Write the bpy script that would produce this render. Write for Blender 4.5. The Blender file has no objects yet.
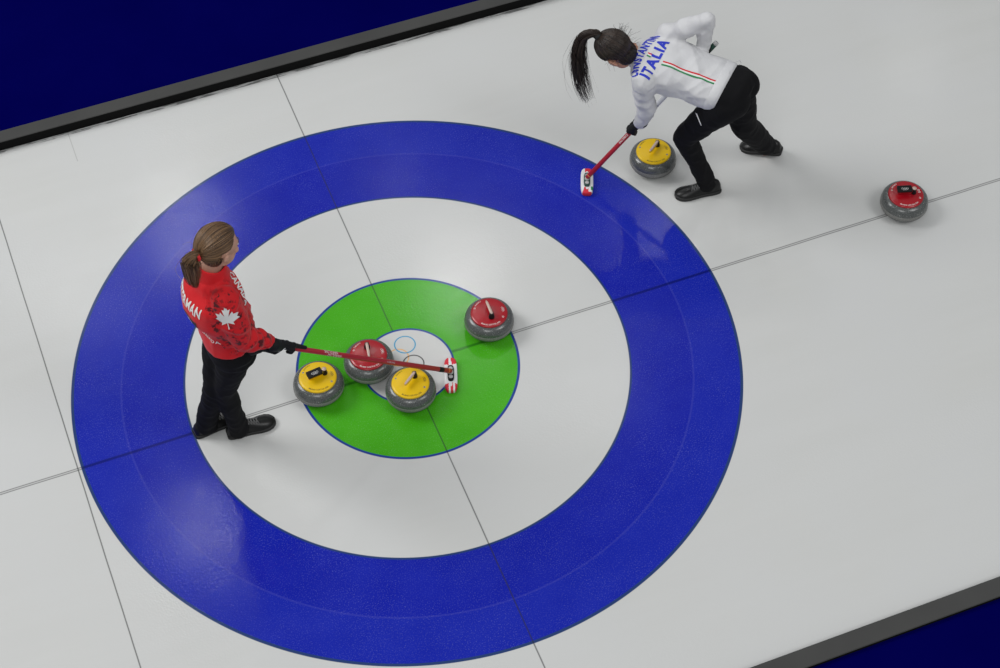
import bpy, bmesh, math, random
from mathutils import Vector as V, Matrix, noise
from mathutils.bvhtree import BVHTree
random.seed(7)
PI = math.pi
C = bpy.context.scene.collection
sc = bpy.context.scene

# ------------------------------------------------------------------ camera
cam = bpy.data.objects.new('camera', bpy.data.cameras.new('camera'))
C.objects.link(cam)
R3 = Matrix(((0.9304267774, 0.2924804775, -0.2208193428), (-0.3664777620, 0.7429684210, -0.5600821148), (0.0002487141, 0.6020407757, 0.7984653045)))
cam.matrix_world = Matrix.Translation((-1.8465368762, -6.0555230380, 8.6562341475)) @ R3.to_4x4()
cam.data.sensor_width = 36.0
cam.data.lens = 1955.4925831490775 * 36.0 / 1000.0
cam.data.clip_end = 200
sc.camera = cam

# ------------------------------------------------------------------ materials
def mat(name, col=(.8, .8, .8), rough=.6, metal=0., coat=0., spec=.5, sheen=0.):
    m = bpy.data.materials.new(name); m.use_nodes = True
    b = m.node_tree.nodes['Principled BSDF']
    b.inputs['Base Color'].default_value = (*col, 1); b.inputs['Roughness'].default_value = rough
    b.inputs['Metallic'].default_value = metal; b.inputs['Coat Weight'].default_value = coat
    b.inputs['Specular IOR Level'].default_value = spec; b.inputs['Sheen Weight'].default_value = sheen
    return m
class NG:
    """small helper for building node graphs"""
    def __init__(s, m): s.m = m; s.t = m.node_tree; s.n = s.t.nodes; s.l = s.t.links; s.b = s.n['Principled BSDF']
    def node(s, typ, **kw):
        n = s.n.new(typ)
        for k, v in kw.items(): setattr(n, k, v)
        return n
    def put(s, sock, v):
        if isinstance(v, bpy.types.NodeSocket): s.l.new(v, sock)
        else: sock.default_value = v
    def math(s, op, a, b=0., c=0., clamp=False):
        n = s.node('ShaderNodeMath', operation=op, use_clamp=clamp)
        s.put(n.inputs[0], a); s.put(n.inputs[1], b); s.put(n.inputs[2], c)
        return n.outputs[0]
    def mix(s, f, a, b):
        n = s.node('ShaderNodeMix', data_type='RGBA')
        s.put(n.inputs['Factor'], f)
        s.put(n.inputs[6], a if isinstance(a, bpy.types.NodeSocket) else (*a, 1)); s.put(n.inputs[7], b if isinstance(b, bpy.types.NodeSocket) else (*b, 1))
        return n.outputs[2]
    def coords(s):
        return s.node('ShaderNodeTexCoord').outputs['Object']
    def noise(s, vec, scale, detail=2., rough=.5, out='Fac'):
        n = s.node('ShaderNodeTexNoise'); s.l.new(vec, n.inputs['Vector'])
        n.inputs['Scale'].default_value = scale; n.inputs['Detail'].default_value = detail; n.inputs['Roughness'].default_value = rough
        return n.outputs[out]
    def mapping(s, vec, scale=(1, 1, 1), rot=(0, 0, 0)):
        n = s.node('ShaderNodeMapping'); s.l.new(vec, n.inputs['Vector']); n.inputs['Scale'].default_value = scale; n.inputs['Rotation'].default_value = rot
        return n.outputs[0]
    def ramp(s, f, a, b):
        n = s.node('ShaderNodeMapRange'); s.put(n.inputs[0], f); n.inputs[1].default_value = a; n.inputs[2].default_value = b
        return n.outputs[0]
    def bump(s, h, strength=.3, dist=.01, normal=None):
        n = s.node('ShaderNodeBump'); s.l.new(h, n.inputs['Height']); n.inputs['Strength'].default_value = strength; n.inputs['Distance'].default_value = dist
        if normal is not None: s.l.new(normal, n.inputs['Normal'])
        return n.outputs[0]

def ice_material():
    m = mat('pebbled_ice', (.6, .6, .59), .25, spec=.5); g = NG(m)
    P = g.coords()
    sep = g.node('ShaderNodeSeparateXYZ'); g.l.new(P, sep.inputs[0]); x, y = sep.outputs[0], sep.outputs[1]
    r = g.math('SQRT', g.math('ADD', g.math('MULTIPLY', x, x), g.math('MULTIPLY', y, y)))
    E_ = .0018
    def step(v, e): return g.math('MULTIPLY_ADD', g.math('SUBTRACT', v, e), 1 / (2 * E_), .5, True)     # 0 below e, 1 above
    def band(v, a, b): return g.math('MULTIPLY', step(v, a), g.math('SUBTRACT', 1., step(v, b)), clamp=True)
    # milky ice with faint mottling and sweeping streaks
    streak = g.noise(g.mapping(P, (.25, 3.2, 1)), 1.6, 4, .6)
    blot = g.noise(P, 1.1, 3, .5)
    w = g.mix(g.ramp(streak, .3, .7), (.575, .578, .562), (.60, .603, .59))
    w = g.mix(g.ramp(blot, .35, .65), w, (.59, .595, .588))
    blue = g.mix(g.ramp(g.noise(P, 5, 3, .6), .3, .7), (.006, .013, .345), (.010, .019, .372))
    green = g.mix(g.ramp(g.noise(P, 6, 3, .6), .3, .7), (.055, .375, .008), (.070, .405, .015))
    edge = (.022, .05, .16); navy = (.02, .05, .27)
    col = w
    col = g.mix(band(r, 1.219, 1.829), col, blue)
    # older second coat of blue seen as a slightly paler rim line
    rim = g.math('MULTIPLY', band(r, 1.556, 1.566), .07); col = g.mix(rim, col, (.25, .28, .7))
    col = g.mix(g.math('MULTIPLY', band(r, 1.566, 1.82), .12), col, (.02, .05, .5))
    col = g.mix(band(r, 1.815, 1.831), col, edge)
    col = g.mix(band(r, 1.214, 1.226), col, edge)
    col = g.mix(band(r, .250, .606), col, green)
    col = g.mix(band(r, .600, .614), col, navy)
    col = g.mix(band(r, .244, .256), col, navy)
    glare_fleck = g.ramp(g.noise(P, 150, 2, .6), .56, .74)  # pale specks in the ring colours, painted in for the sparkle of lamp glare
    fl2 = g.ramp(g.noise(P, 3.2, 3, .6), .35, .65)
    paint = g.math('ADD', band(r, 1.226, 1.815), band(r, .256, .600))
    col = g.mix(g.math('MULTIPLY', g.math('MULTIPLY', glare_fleck, paint), g.math('MULTIPLY_ADD', fl2, 1.1 * .10, .08)), col, (.50, .55, .62))
    # five interlocked rings, painted at the button
    def ring(cx, cy, c, col):
        dx = g.math('SUBTRACT', x, cx); dy = g.math('SUBTRACT', y, cy)
        q = g.math('SQRT', g.math('ADD', g.math('MULTIPLY', dx, dx), g.math('MULTIPLY', dy, dy)))
        return g.mix(band(q, .0535, .0605), col, c)
    col = ring(-.032, .0705, (.75, .42, .16), col)
    col = ring(.032, .1405, (.03, .30, .52), col)
    col = ring(.032, .001, (.05, .05, .05), col)
    col = ring(-.032, -.069, (.03, .35, .12), col)
    col = ring(.032, -.1385, (.6, .04, .06), col)
    # painted lines: double centre line, tee line, back line (thread laid in the ice)
    wob = g.math('MULTIPLY', g.math('SUBTRACT', g.noise(P, 2.5, 2), .5), .006)
    yy = g.math('ADD', y, wob); xx = g.math('ADD', x, wob)
    ay = g.math('ABSOLUTE', yy)
    notin = g.math('MAXIMUM', step(r, .256), 0.)
    blu = band(r, 1.219, 1.829); grn = band(r, .256, .61)
    plain = g.math('MULTIPLY', notin, g.math('SUBTRACT', 1., g.math('ADD', blu, grn), clamp=True))
    lc = g.math('MULTIPLY', g.math('SUBTRACT', 1., g.math('MULTIPLY', g.math('ABSOLUTE', g.math('SUBTRACT', ay, .0065)), 230., clamp=True)), plain)
    inside = g.math('SUBTRACT', 1., step(r, 1.829))
    lf = g.math('SUBTRACT', 1., g.math('MULTIPLY', g.math('SUBTRACT', ay, .004), 120., clamp=True))
    lfill = g.math('MULTIPLY', g.math('SUBTRACT', 1., step(ay, .0075)), plain)
    col = g.mix(g.math('MULTIPLY', lfill, .22), col, (.2, .2, .2))
    col = g.mix(g.math('MULTIPLY', lc, .85), col, (.09, .09, .09))
    col = g.mix(g.math('MULTIPLY', g.math('MULTIPLY', lf, blu), .75), col, (.004, .007, .10))
    col = g.mix(g.math('MULTIPLY', g.math('MULTIPLY', lf, band(r, .256, .61)), .75), col, (.012, .12, .008))
    lt = g.math('MULTIPLY', g.math('SUBTRACT', 1., g.math('MULTIPLY', g.math('ABSOLUTE', xx), 170., clamp=True)), notin)
    col = g.mix(g.math('MULTIPLY', lt, .85), col, (.03, .03, .035))
    lb = g.math('SUBTRACT', 1., g.math('MULTIPLY', g.math('ABSOLUTE', g.math('ADD', xx, 1.848)), 180., clamp=True))
    col = g.mix(g.math('MULTIPLY', lb, .9), col, (.05, .05, .05))
    # dark scuffs in the first centimetres along the far bumper
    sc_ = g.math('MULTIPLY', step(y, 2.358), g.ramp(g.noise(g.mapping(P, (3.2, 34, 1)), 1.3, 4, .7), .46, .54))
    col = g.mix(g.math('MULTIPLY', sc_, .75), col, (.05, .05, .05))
    crk = g.math('SUBTRACT', 1., g.math('MULTIPLY', g.math('ABSOLUTE', g.math('ADD', xx, 1.315)), 260., clamp=True))
    crk = g.math('MULTIPLY', g.math('MULTIPLY', crk, step(y, 2.13)), .4)
    col = g.mix(crk, col, (.12, .12, .11))
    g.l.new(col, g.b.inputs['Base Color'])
    # pebble: frozen droplets + broad unevenness
    v = g.node('ShaderNodeTexVoronoi', feature='SMOOTH_F1'); g.l.new(P, v.inputs['Vector']); v.inputs['Scale'].default_value = 95
    v.inputs['Randomness'].default_value = 1.
    peb = g.math('SUBTRACT', .6, v.outputs['Distance'], clamp=True)
    worn = g.ramp(g.noise(g.mapping(P, (.6, 1.4, 1)), 1.3, 3, .55), .38, .66)
    h = g.math('MULTIPLY', peb, g.math('MULTIPLY_ADD', worn, .75, .25))
    n1 = g.bump(h, .5, .0011)
    n2 = g.bump(g.noise(P, 2.2, 2), .2, .006, n1)
    g.l.new(n2, g.b.inputs['Normal'])
    g.l.new(g.math('MULTIPLY_ADD', g.ramp(g.noise(P, 130, 2, .6), .35, .65), .17, .05), g.b.inputs['Roughness'])
    g.b.inputs['IOR'].default_value = 1.25
    g.b.inputs['Subsurface Weight'].default_value = 0
    return m

def granite_material():
    m = mat('polished_granite', (.12, .12, .12), .22, spec=.6); g = NG(m); P = g.coords()
    v = g.node('ShaderNodeTexVoronoi'); g.l.new(P, v.inputs['Vector']); v.inputs['Scale'].default_value = 420
    sep = g.node('ShaderNodeSeparateColor'); g.l.new(v.outputs['Color'], sep.inputs[0])
    c = g.mix(g.ramp(sep.outputs[0], .2, .95), (.042, .046, .045), (.155, .163, .159))
    c = g.mix(g.ramp(g.noise(P, 60, 3), .35, .7), c, (.085, .091, .089))
    c = g.mix(g.ramp(g.noise(P, 190, 2), .67, .72), c, (.55, .57, .55))
    g.l.new(c, g.b.inputs['Base Color'])
    g.l.new(g.bump(g.noise(P, 180, 2), .12, .001), g.b.inputs['Normal'])
    return m
def band_material():
    m = mat('frosted_granite_band', (.25, .25, .24), .65, spec=.3); g = NG(m); P = g.coords()
    c = g.mix(g.ramp(g.noise(P, 150, 3), .35, .7), (.17, .17, .16), (.25, .25, .24))
    g.l.new(c, g.b.inputs['Base Color'])
    return m
def cloth_material(name, col, col2=None, rough=.8, scale=700, bump=.15, fold=.0, sheen=.1):
    m = mat(name, col, rough, sheen=sheen, spec=.25); g = NG(m); P = g.coords()
    c = g.mix(g.ramp(g.noise(P, 9, 3), .3, .7), col, col2 or tuple(v * .9 for v in col))
    g.l.new(c, g.b.inputs['Base Color'])
    n = g.bump(g.noise(P, scale, 2), bump, .0006)
    n = g.bump(g.noise(g.mapping(P, (1, 1, .6)), 16, 3, .55), .35 if fold else .15, .012 + fold, n)
    g.l.new(n, g.b.inputs['Normal'])
    return m
def red_jacket_material():
    m = mat('red_jacket_cloth', (.55, .01, .02), .7, sheen=.1, spec=.3); g = NG(m); P = g.coords()
    c = g.mix(g.ramp(g.noise(P, 9, 3), .3, .7), (.64, .007, .013), (.56, .006, .011))
    # printed dark blotch pattern on upper arm, shoulder and forearm
    at = g.node('ShaderNodeAttribute', attribute_name='print_mask').outputs['Fac']
    k = g.ramp(g.noise(P, 21, 3, .6), .56, .62)
    k2 = g.ramp(g.noise(g.mapping(P, (1, 1, 1), (.4, .8, .2)), 42, 2, .5), .60, .66)
    kk = g.math('MULTIPLY', g.math('MAXIMUM', k, g.math('MULTIPLY', k2, .6)), at)
    c = g.mix(g.math('MULTIPLY', kk, .92), c, (.035, .003, .006))
    g.l.new(c, g.b.inputs['Base Color'])
    n = g.bump(g.noise(P, 700, 2), .12, .0006)
    n = g.bump(g.noise(P, 14, 3, .55), .3, .014, n)
    g.l.new(n, g.b.inputs['Normal'])
    return m
def hair_material(name, a, b):
    m = mat(name, a, .42, spec=.45); g = NG(m); P = g.coords()
    inf = g.node('ShaderNodeAttribute', attribute_name='strand').outputs['Fac']
    c = g.mix(inf, a, b)
    g.l.new(c, g.b.inputs['Base Color'])
    return m

M = dict(
    ice=ice_material(), granite=granite_material(), band=band_material(),
    yellow=mat('yellow_cap', (.78, .50, .002), .36, spec=.4), red=mat('red_cap', (.36, .004, .012), .26, spec=.6),
    strip=mat('brushed_strip', (.55, .42, .36), .38, metal=.25), black=mat('black_plastic', (.006, .006, .007), .5, spec=.25),
    white=mat('white_print', (.78, .78, .76), .6), darkprint=mat('dark_print', (.06, .045, .02), .6),
    grey=mat('light_grey_plastic', (.45, .45, .45), .4), amber=mat('amber_ferrule', (.7, .28, .04), .4),
    skin=mat('skin', (.50, .25, .17), .55), skin2=mat('skin_fair', (.56, .31, .22), .55), lips=mat('lips', (.42, .12, .11), .5),
    eye=mat('eye_white', (.7, .7, .7), .3), iris=mat('iris_dark', (.03, .02, .015), .3),
    wjacket=cloth_material('white_jacket_cloth', (.66, .66, .67), (.62, .62, .635), rough=.75, fold=.004),
    rjacket=red_jacket_material(), trousers=cloth_material('black_trouser_cloth', (.003, .003, .004), rough=.9, fold=.003, sheen=.0),
    glove=mat('black_glove', (.005, .005, .006), .7, spec=.3), shoe=mat('black_shoe', (.006, .006, .006), .36, spec=.4), sole=mat('shoe_sole', (.01, .01, .01), .6), lace=mat('shoe_lace', (.11, .11, .11), .5),
    blueprint=mat('royal_blue_print', (.012, .03, .50), .6), greenprint=mat('green_print', (.01, .22, .07), .6), redprint=mat('red_print', (.62, .02, .03), .6),
    shaft=mat('red_shaft', (.36, .008, .022), .38), wshaft=mat('white_shaft', (.80, .81, .83), .35), dgreen=mat('dark_green_grip', (.004, .045, .03), .5),
    hairtie=mat('red_hair_tie', (.75, .02, .03), .7), btie=mat('black_hair_tie', (.01, .01, .01), .7),
    bumper=None, carpet=None,
    padred=mat('pad_red', (.62, .02, .04), .75), padwhite=mat('pad_white', (.74, .74, .74), .75),
)
M['hair_dark'] = hair_material('dark_brown_hair', (.009, .006, .005), (.045, .029, .021))
M['hair_light'] = hair_material('light_brown_hair', (.050, .026, .013), (.27, .155, .075))
def foam():
    m = mat('dark_grey_foam', (.045, .045, .045), .9, spec=.2); g = NG(m); P = g.coords()
    c = g.mix(g.ramp(g.noise(P, 3, 4), .3, .7), (.058, .058, .057), (.068, .068, .066)); g.l.new(c, g.b.inputs['Base Color'])
    g.l.new(g.bump(g.noise(P, 300, 2), .2, .001), g.b.inputs['Normal']); return m
M['bumper'] = foam()
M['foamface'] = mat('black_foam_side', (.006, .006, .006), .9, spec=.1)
def carpet():
    m = mat('navy_carpet', (.001, .001, .075), 1., spec=.0); g = NG(m); P = g.coords()
    c = g.mix(g.ramp(g.noise(P, 2.2, 4), .3, .7), (.0006, .0005, .064), (.0009, .0008, .072)); g.l.new(c, g.b.inputs['Base Color'])
    g.l.new(g.bump(g.noise(P, 400, 2), .3, .002), g.b.inputs['Normal']); return m
M['carpet'] = carpet()

# ------------------------------------------------------------------ mesh helpers
def link(name, me, m=None, parent=None, smooth=True):
    o = bpy.data.objects.new(name, me); C.objects.link(o)
    if m is not None:
        me.materials.clear()
        for k in (m if isinstance(m, (list, tuple)) else [m]): me.materials.append(k)
    if smooth:
        for p in me.polygons: p.use_smooth = True
    if parent is not None:
        o.parent = parent
    return o
def tag(o, label=None, cat=None, group=None, kind=None):
    if label: o['label'] = label
    if cat: o['category'] = cat
    if group: o['group'] = group
    if kind: o['kind'] = kind
    return o
def mesh_of(bm, name='m'):
    me = bpy.data.meshes.new(name); bm.normal_update(); bm.to_mesh(me); bm.free(); return me
def rings_mesh(bm, rings, cap0=True, cap1=True, closed=True):
    """rings: list of lists of points, bridged in order"""
    vs = [[bm.verts.new(p) for p in r] for r in rings]
    n = len(vs[0])
    for a, b in zip(vs, vs[1:]):
        for i in range(n if closed else n - 1):
            j = (i + 1) % n
            bm.faces.new((a[i], a[j], b[j], b[i]))
    if cap0: bm.faces.new(list(reversed(vs[0])))
    if cap1: bm.faces.new(vs[-1])
    return vs
def frame_of(d, hint=V((0, 0, 1))):
    d = d.normalized()
    if abs(d.dot(hint)) > .97: hint = V((1, 0, 0))
    a = hint.cross(d).normalized(); b = d.cross(a).normalized()
    return a, b
def tube(bm, pts, rad, n=10, flat=1., hint=V((0, 0, 1)), caps=True):
    pts = [V(p) for p in pts]
    if not isinstance(rad, (list, tuple)): rad = [rad] * len(pts)
    rings = []
    for i, p in enumerate(pts):
        d = (pts[min(i + 1, len(pts) - 1)] - pts[max(i - 1, 0)])
        a, b = frame_of(d, hint)
        rings.append([p + a * (rad[i] * math.cos(2 * PI * k / n)) + b * (rad[i] * flat * math.sin(2 * PI * k / n)) for k in range(n)])
    return rings_mesh(bm, rings, caps, caps)
def lathe(bm, prof, n=48, center=V((0, 0, 0))):
    rings = [[center + V((r * math.cos(2 * PI * k / n), r * math.sin(2 * PI * k / n), z)) for k in range(n)] for r, z in prof]
    return rings_mesh(bm, rings, True, True)
def ellipsoid(bm, c, rx, ry, rz, M3=None, nu=20, nv=12):
    c = V(c); M3 = M3 or Matrix.Identity(3)
    rings = []
    for j in range(1, nv):
        t = PI * j / nv
        rings.append([c + M3 @ V((rx * math.sin(t) * math.cos(2 * PI * k / nu), ry * math.sin(t) * math.sin(2 * PI * k / nu), -rz * math.cos(t))) for k in range(nu)])
    rings_mesh(bm, rings)
def cone_cap(bm, a, b, ra, rb, n=18, flat=1., hint=V((0, 0, 1))):
    """tapered limb with rounded ends"""
    a, b = V(a), V(b); d = (b - a).normalized(); L = (b - a).length
    pts, rad = [], []
    for t in (-.95, -.8, -.5, -.2): pts.append(a + d * ra * t); rad.append(ra * math.sqrt(1 - t * t))
    for k in range(0, 7): t = k / 6; pts.append(a + d * L * t); rad.append(ra + (rb - ra) * t)
    for t in (.2, .5, .8, .95): pts.append(b + d * rb * t); rad.append(rb * math.sqrt(1 - t * t))
    s = frame_of(d, hint)
    rings = [[p + s[0] * (r * math.cos(2 * PI * k / n)) + s[1] * (r * flat * math.sin(2 * PI * k / n)) for k in range(n)] for p, r in zip(pts, rad)]
    rings_mesh(bm, rings)
def limb(bm, P, Rr, **kw):
    for i in range(len(P) - 1): cone_cap(bm, P[i], P[i + 1], Rr[i], Rr[i + 1], **kw)
def spline(P, n):
    """Catmull-Rom through points"""
    P = [V(p) for p in P]; Q = [P[0] * 2 - P[1]] + P + [P[-1] * 2 - P[-2]]; out = []
    m = len(P) - 1
    for k in range(n + 1):
        u = k / n * m; i = min(int(u), m - 1); t = u - i
        a, b, c, d = Q[i], Q[i + 1], Q[i + 2], Q[i + 3]
        out.append(.5 * ((2 * b) + (c - a) * t + (2 * a - 5 * b + 4 * c - d) * t * t + (3 * b - a - 3 * c + d) * t ** 3))
    return out
def remesh(bm, voxel, smooth=6, factor=.5):
    bmesh.ops.recalc_face_normals(bm, faces=bm.faces)
    me = mesh_of(bm); o = bpy.data.objects.new('tmp', me); C.objects.link(o)
    r = o.modifiers.new('r', 'REMESH'); r.mode = 'VOXEL'; r.voxel_size = voxel
    if smooth: s = o.modifiers.new('s', 'SMOOTH'); s.factor = factor; s.iterations = smooth
    dg = bpy.context.evaluated_depsgraph_get(); dg.update()
    out = bpy.data.meshes.new_from_object(o.evaluated_get(dg))
    bpy.data.objects.remove(o); bpy.data.meshes.remove(me)
    return out
def bvh_of(me):
    return BVHTree.FromPolygons([v.co.copy() for v in me.vertices], [tuple(p.vertices) for p in me.polygons])
def clip_mesh(me, planes):
    """cut the mesh with planes (point, normal): what lies on the normal's side goes, the cut is closed"""
    bm = bmesh.new(); bm.from_mesh(me)
    for co, no in planes:
        g = bm.verts[:] + bm.edges[:] + bm.faces[:]
        r = bmesh.ops.bisect_plane(bm, geom=g, plane_co=co, plane_no=no, clear_outer=True)
        ed = [e for e in r['geom_cut'] if isinstance(e, bmesh.types.BMEdge)]
        if ed: bmesh.ops.holes_fill(bm, edges=ed, sides=0)
    bmesh.ops.triangulate(bm, faces=[f for f in bm.faces if len(f.verts) > 4])
    bm.to_mesh(me); bm.free(); return me
def displace(me, fn):
    me.update()
    nrm = [v.normal.copy() for v in me.vertices]
    for v, n in zip(me.vertices, nrm): v.co = v.co + n * fn(v.co, n)
    me.update()

# flat shapes (text, emblems) as fine planar meshes, wrapped on a surface
def text_mesh(txt, bold=.0, spacing=1.0):
    cu = bpy.data.curves.new('t', 'FONT'); cu.body = txt; cu.size = 1.; cu.align_x = 'CENTER'; cu.align_y = 'CENTER'; cu.offset = bold; cu.space_character = spacing
    cu.resolution_u = 3
    o = bpy.data.objects.new('t', cu); C.objects.link(o)
    dg = bpy.context.evaluated_depsgraph_get(); dg.update()
    me = bpy.data.meshes.new_from_object(o.evaluated_get(dg))
    bpy.data.objects.remove(o); bpy.data.curves.remove(cu)
    return me
def poly_mesh(pts):
    bm = bmesh.new(); f = bm.faces.new([bm.verts.new((x, y, 0)) for x, y in pts]); bmesh.ops.triangulate(bm, faces=[f]); return mesh_of(bm)
def decal(name, src, bvh, origin, ux, uy, m, parent, sx=1., sy=None, off=.0015, shear=0., cuts=2, bend=None, reach=.25):
    """src (planar, local xy) is scaled, laid in the plane origin+ux,uy and pressed along -(ux x uy) on the surface"""
    sy = sy or sx; origin = V(origin); ux = V(ux).normalized(); n = ux.cross(V(uy)).normalized(); uy = n.cross(ux).normalized()
    bm = bmesh.new(); bm.from_mesh(src)
    ext = max(max(abs(v.co.x), abs(v.co.y)) for v in bm.verts)
    if cuts: bmesh.ops.subdivide_edges(bm, edges=[e for e in bm.edges if e.calc_length() > min(.12, ext * .12)], cuts=cuts, use_grid_fill=True)
    bmesh.ops.triangulate(bm, faces=bm.faces)
    bad = []
    for v in bm.verts:
        x, y = v.co.x * sx + shear * v.co.y * sy, v.co.y * sy
        if bend: x, y = bend(x, y)
        p = origin + ux * x + uy * y
        h = bvh.ray_cast(p + n * reach, -n, reach * 2.2)
        if h[0] is None: bad.append(v); v.co = p; continue
        v.co = h[0] + h[1] * off if h[1].dot(n) > 0 else h[0] + n * off
    bmesh.ops.delete(bm, geom=bad, context='VERTS')
    for f in bm.faces:
        f.normal_update()
        if f.normal.dot(n) < 0: f.normal_flip()
    me = mesh_of(bm)
    return link(name, me, m, parent, smooth=True)
LEAF = [(0, -.92), (.05, -.92), (.04, -.36), (.60, -.52), (.50, -.30), (1.05, .10), (.84, .18), (.98, .52), (.60, .38), (.52, .56), (.17, .16), (.36, .76), (.17, .68), (0, 1.12)]
LEAF = LEAF + [(-x, y) for x, y in reversed(LEAF[1:-1])]
def fan_mesh(pts, c=(0, -.1)):
    bm = bmesh.new(); o = bm.verts.new((c[0], c[1], 0)); vs = [bm.verts.new((x, y, 0)) for x, y in pts]
    for a, b in zip(vs, vs[1:] + vs[:1]): bm.faces.new((o, a, b))
    return mesh_of(bm)
def annulus_bm(bm, cx, cy, r0, r1, n=22):
    a = [bm.verts.new((cx + r0 * math.cos(2 * PI * k / n), cy + r0 * math.sin(2 * PI * k / n), 0)) for k in range(n)]
    b = [bm.verts.new((cx + r1 * math.cos(2 * PI * k / n), cy + r1 * math.sin(2 * PI * k / n), 0)) for k in range(n)]
    for k in range(n): bm.faces.new((a[k], a[(k + 1) % n], b[(k + 1) % n], b[k]))
def rings_logo():
    bm = bmesh.new()
    for cx, cy in ((-1.1, 0), (0, 0), (1.1, 0), (-.55, -.5), (.55, -.5)): annulus_bm(bm, cx, cy, .37, .49)
    return mesh_of(bm)

# ------------------------------------------------------------------ the sheet
def plane_obj(name, x0, x1, y0, y1, z, m, thick=.02, bevel=0.):
    bm = bmesh.new()
    rings_mesh(bm, [[V((x0, y0, z - thick)), V((x1, y0, z - thick)), V((x1, y1, z - thick)), V((x0, y1, z - thick))], [V((x0, y0, z)), V((x1, y0, z)), V((x1, y1, z)), V((x0, y1, z))]])
    if bevel: bmesh.ops.bevel(bm, geom=bm.edges[:], offset=bevel, segments=2, affect='EDGES')
    bmesh.ops.recalc_face_normals(bm, faces=bm.faces)
    return link(name, mesh_of(bm), m, smooth=False)
YF0, YF1, YN0, YN1, BH = 2.382, 2.474, -2.372, -2.474, .07
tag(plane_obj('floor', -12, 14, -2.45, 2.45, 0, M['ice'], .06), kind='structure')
tag(plane_obj('trim_1', -12, 14, YF1 - .004, 9.0, .045, M['carpet'], .10), kind='structure')
tag(plane_obj('trim_2', -12, 14, -9.0, YN1 + .004, .045, M['carpet'], .10), kind='structure')
def bumper(name, y0, y1, label, facey):
    bm = bmesh.new(); c = .004
    sec = [(y0, .0), (y1, .0), (y1, BH - c), (y1 - math.copysign(c, y1 - y0), BH), (y0 + math.copysign(c, y1 - y0), BH), (y0, BH - c)]
    rings_mesh(bm, [[V((x, a, b)) for a, b in sec] for x in (-12, 14)])
    bmesh.ops.recalc_face_normals(bm, faces=bm.faces)
    o = link(name, mesh_of(bm), [M['bumper'], M['foamface']], smooth=False)
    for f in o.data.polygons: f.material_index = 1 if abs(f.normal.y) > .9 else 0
    return tag(o, label, 'bumper')
bumper('foam_bumper', YF0, YF1, 'dark grey foam bumper along the far edge of the ice, upper left', -1)
bumper('foam_bumper', YN0, YN1, 'dark grey foam bumper along the near edge of the ice, lower right corner', 1)

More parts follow.
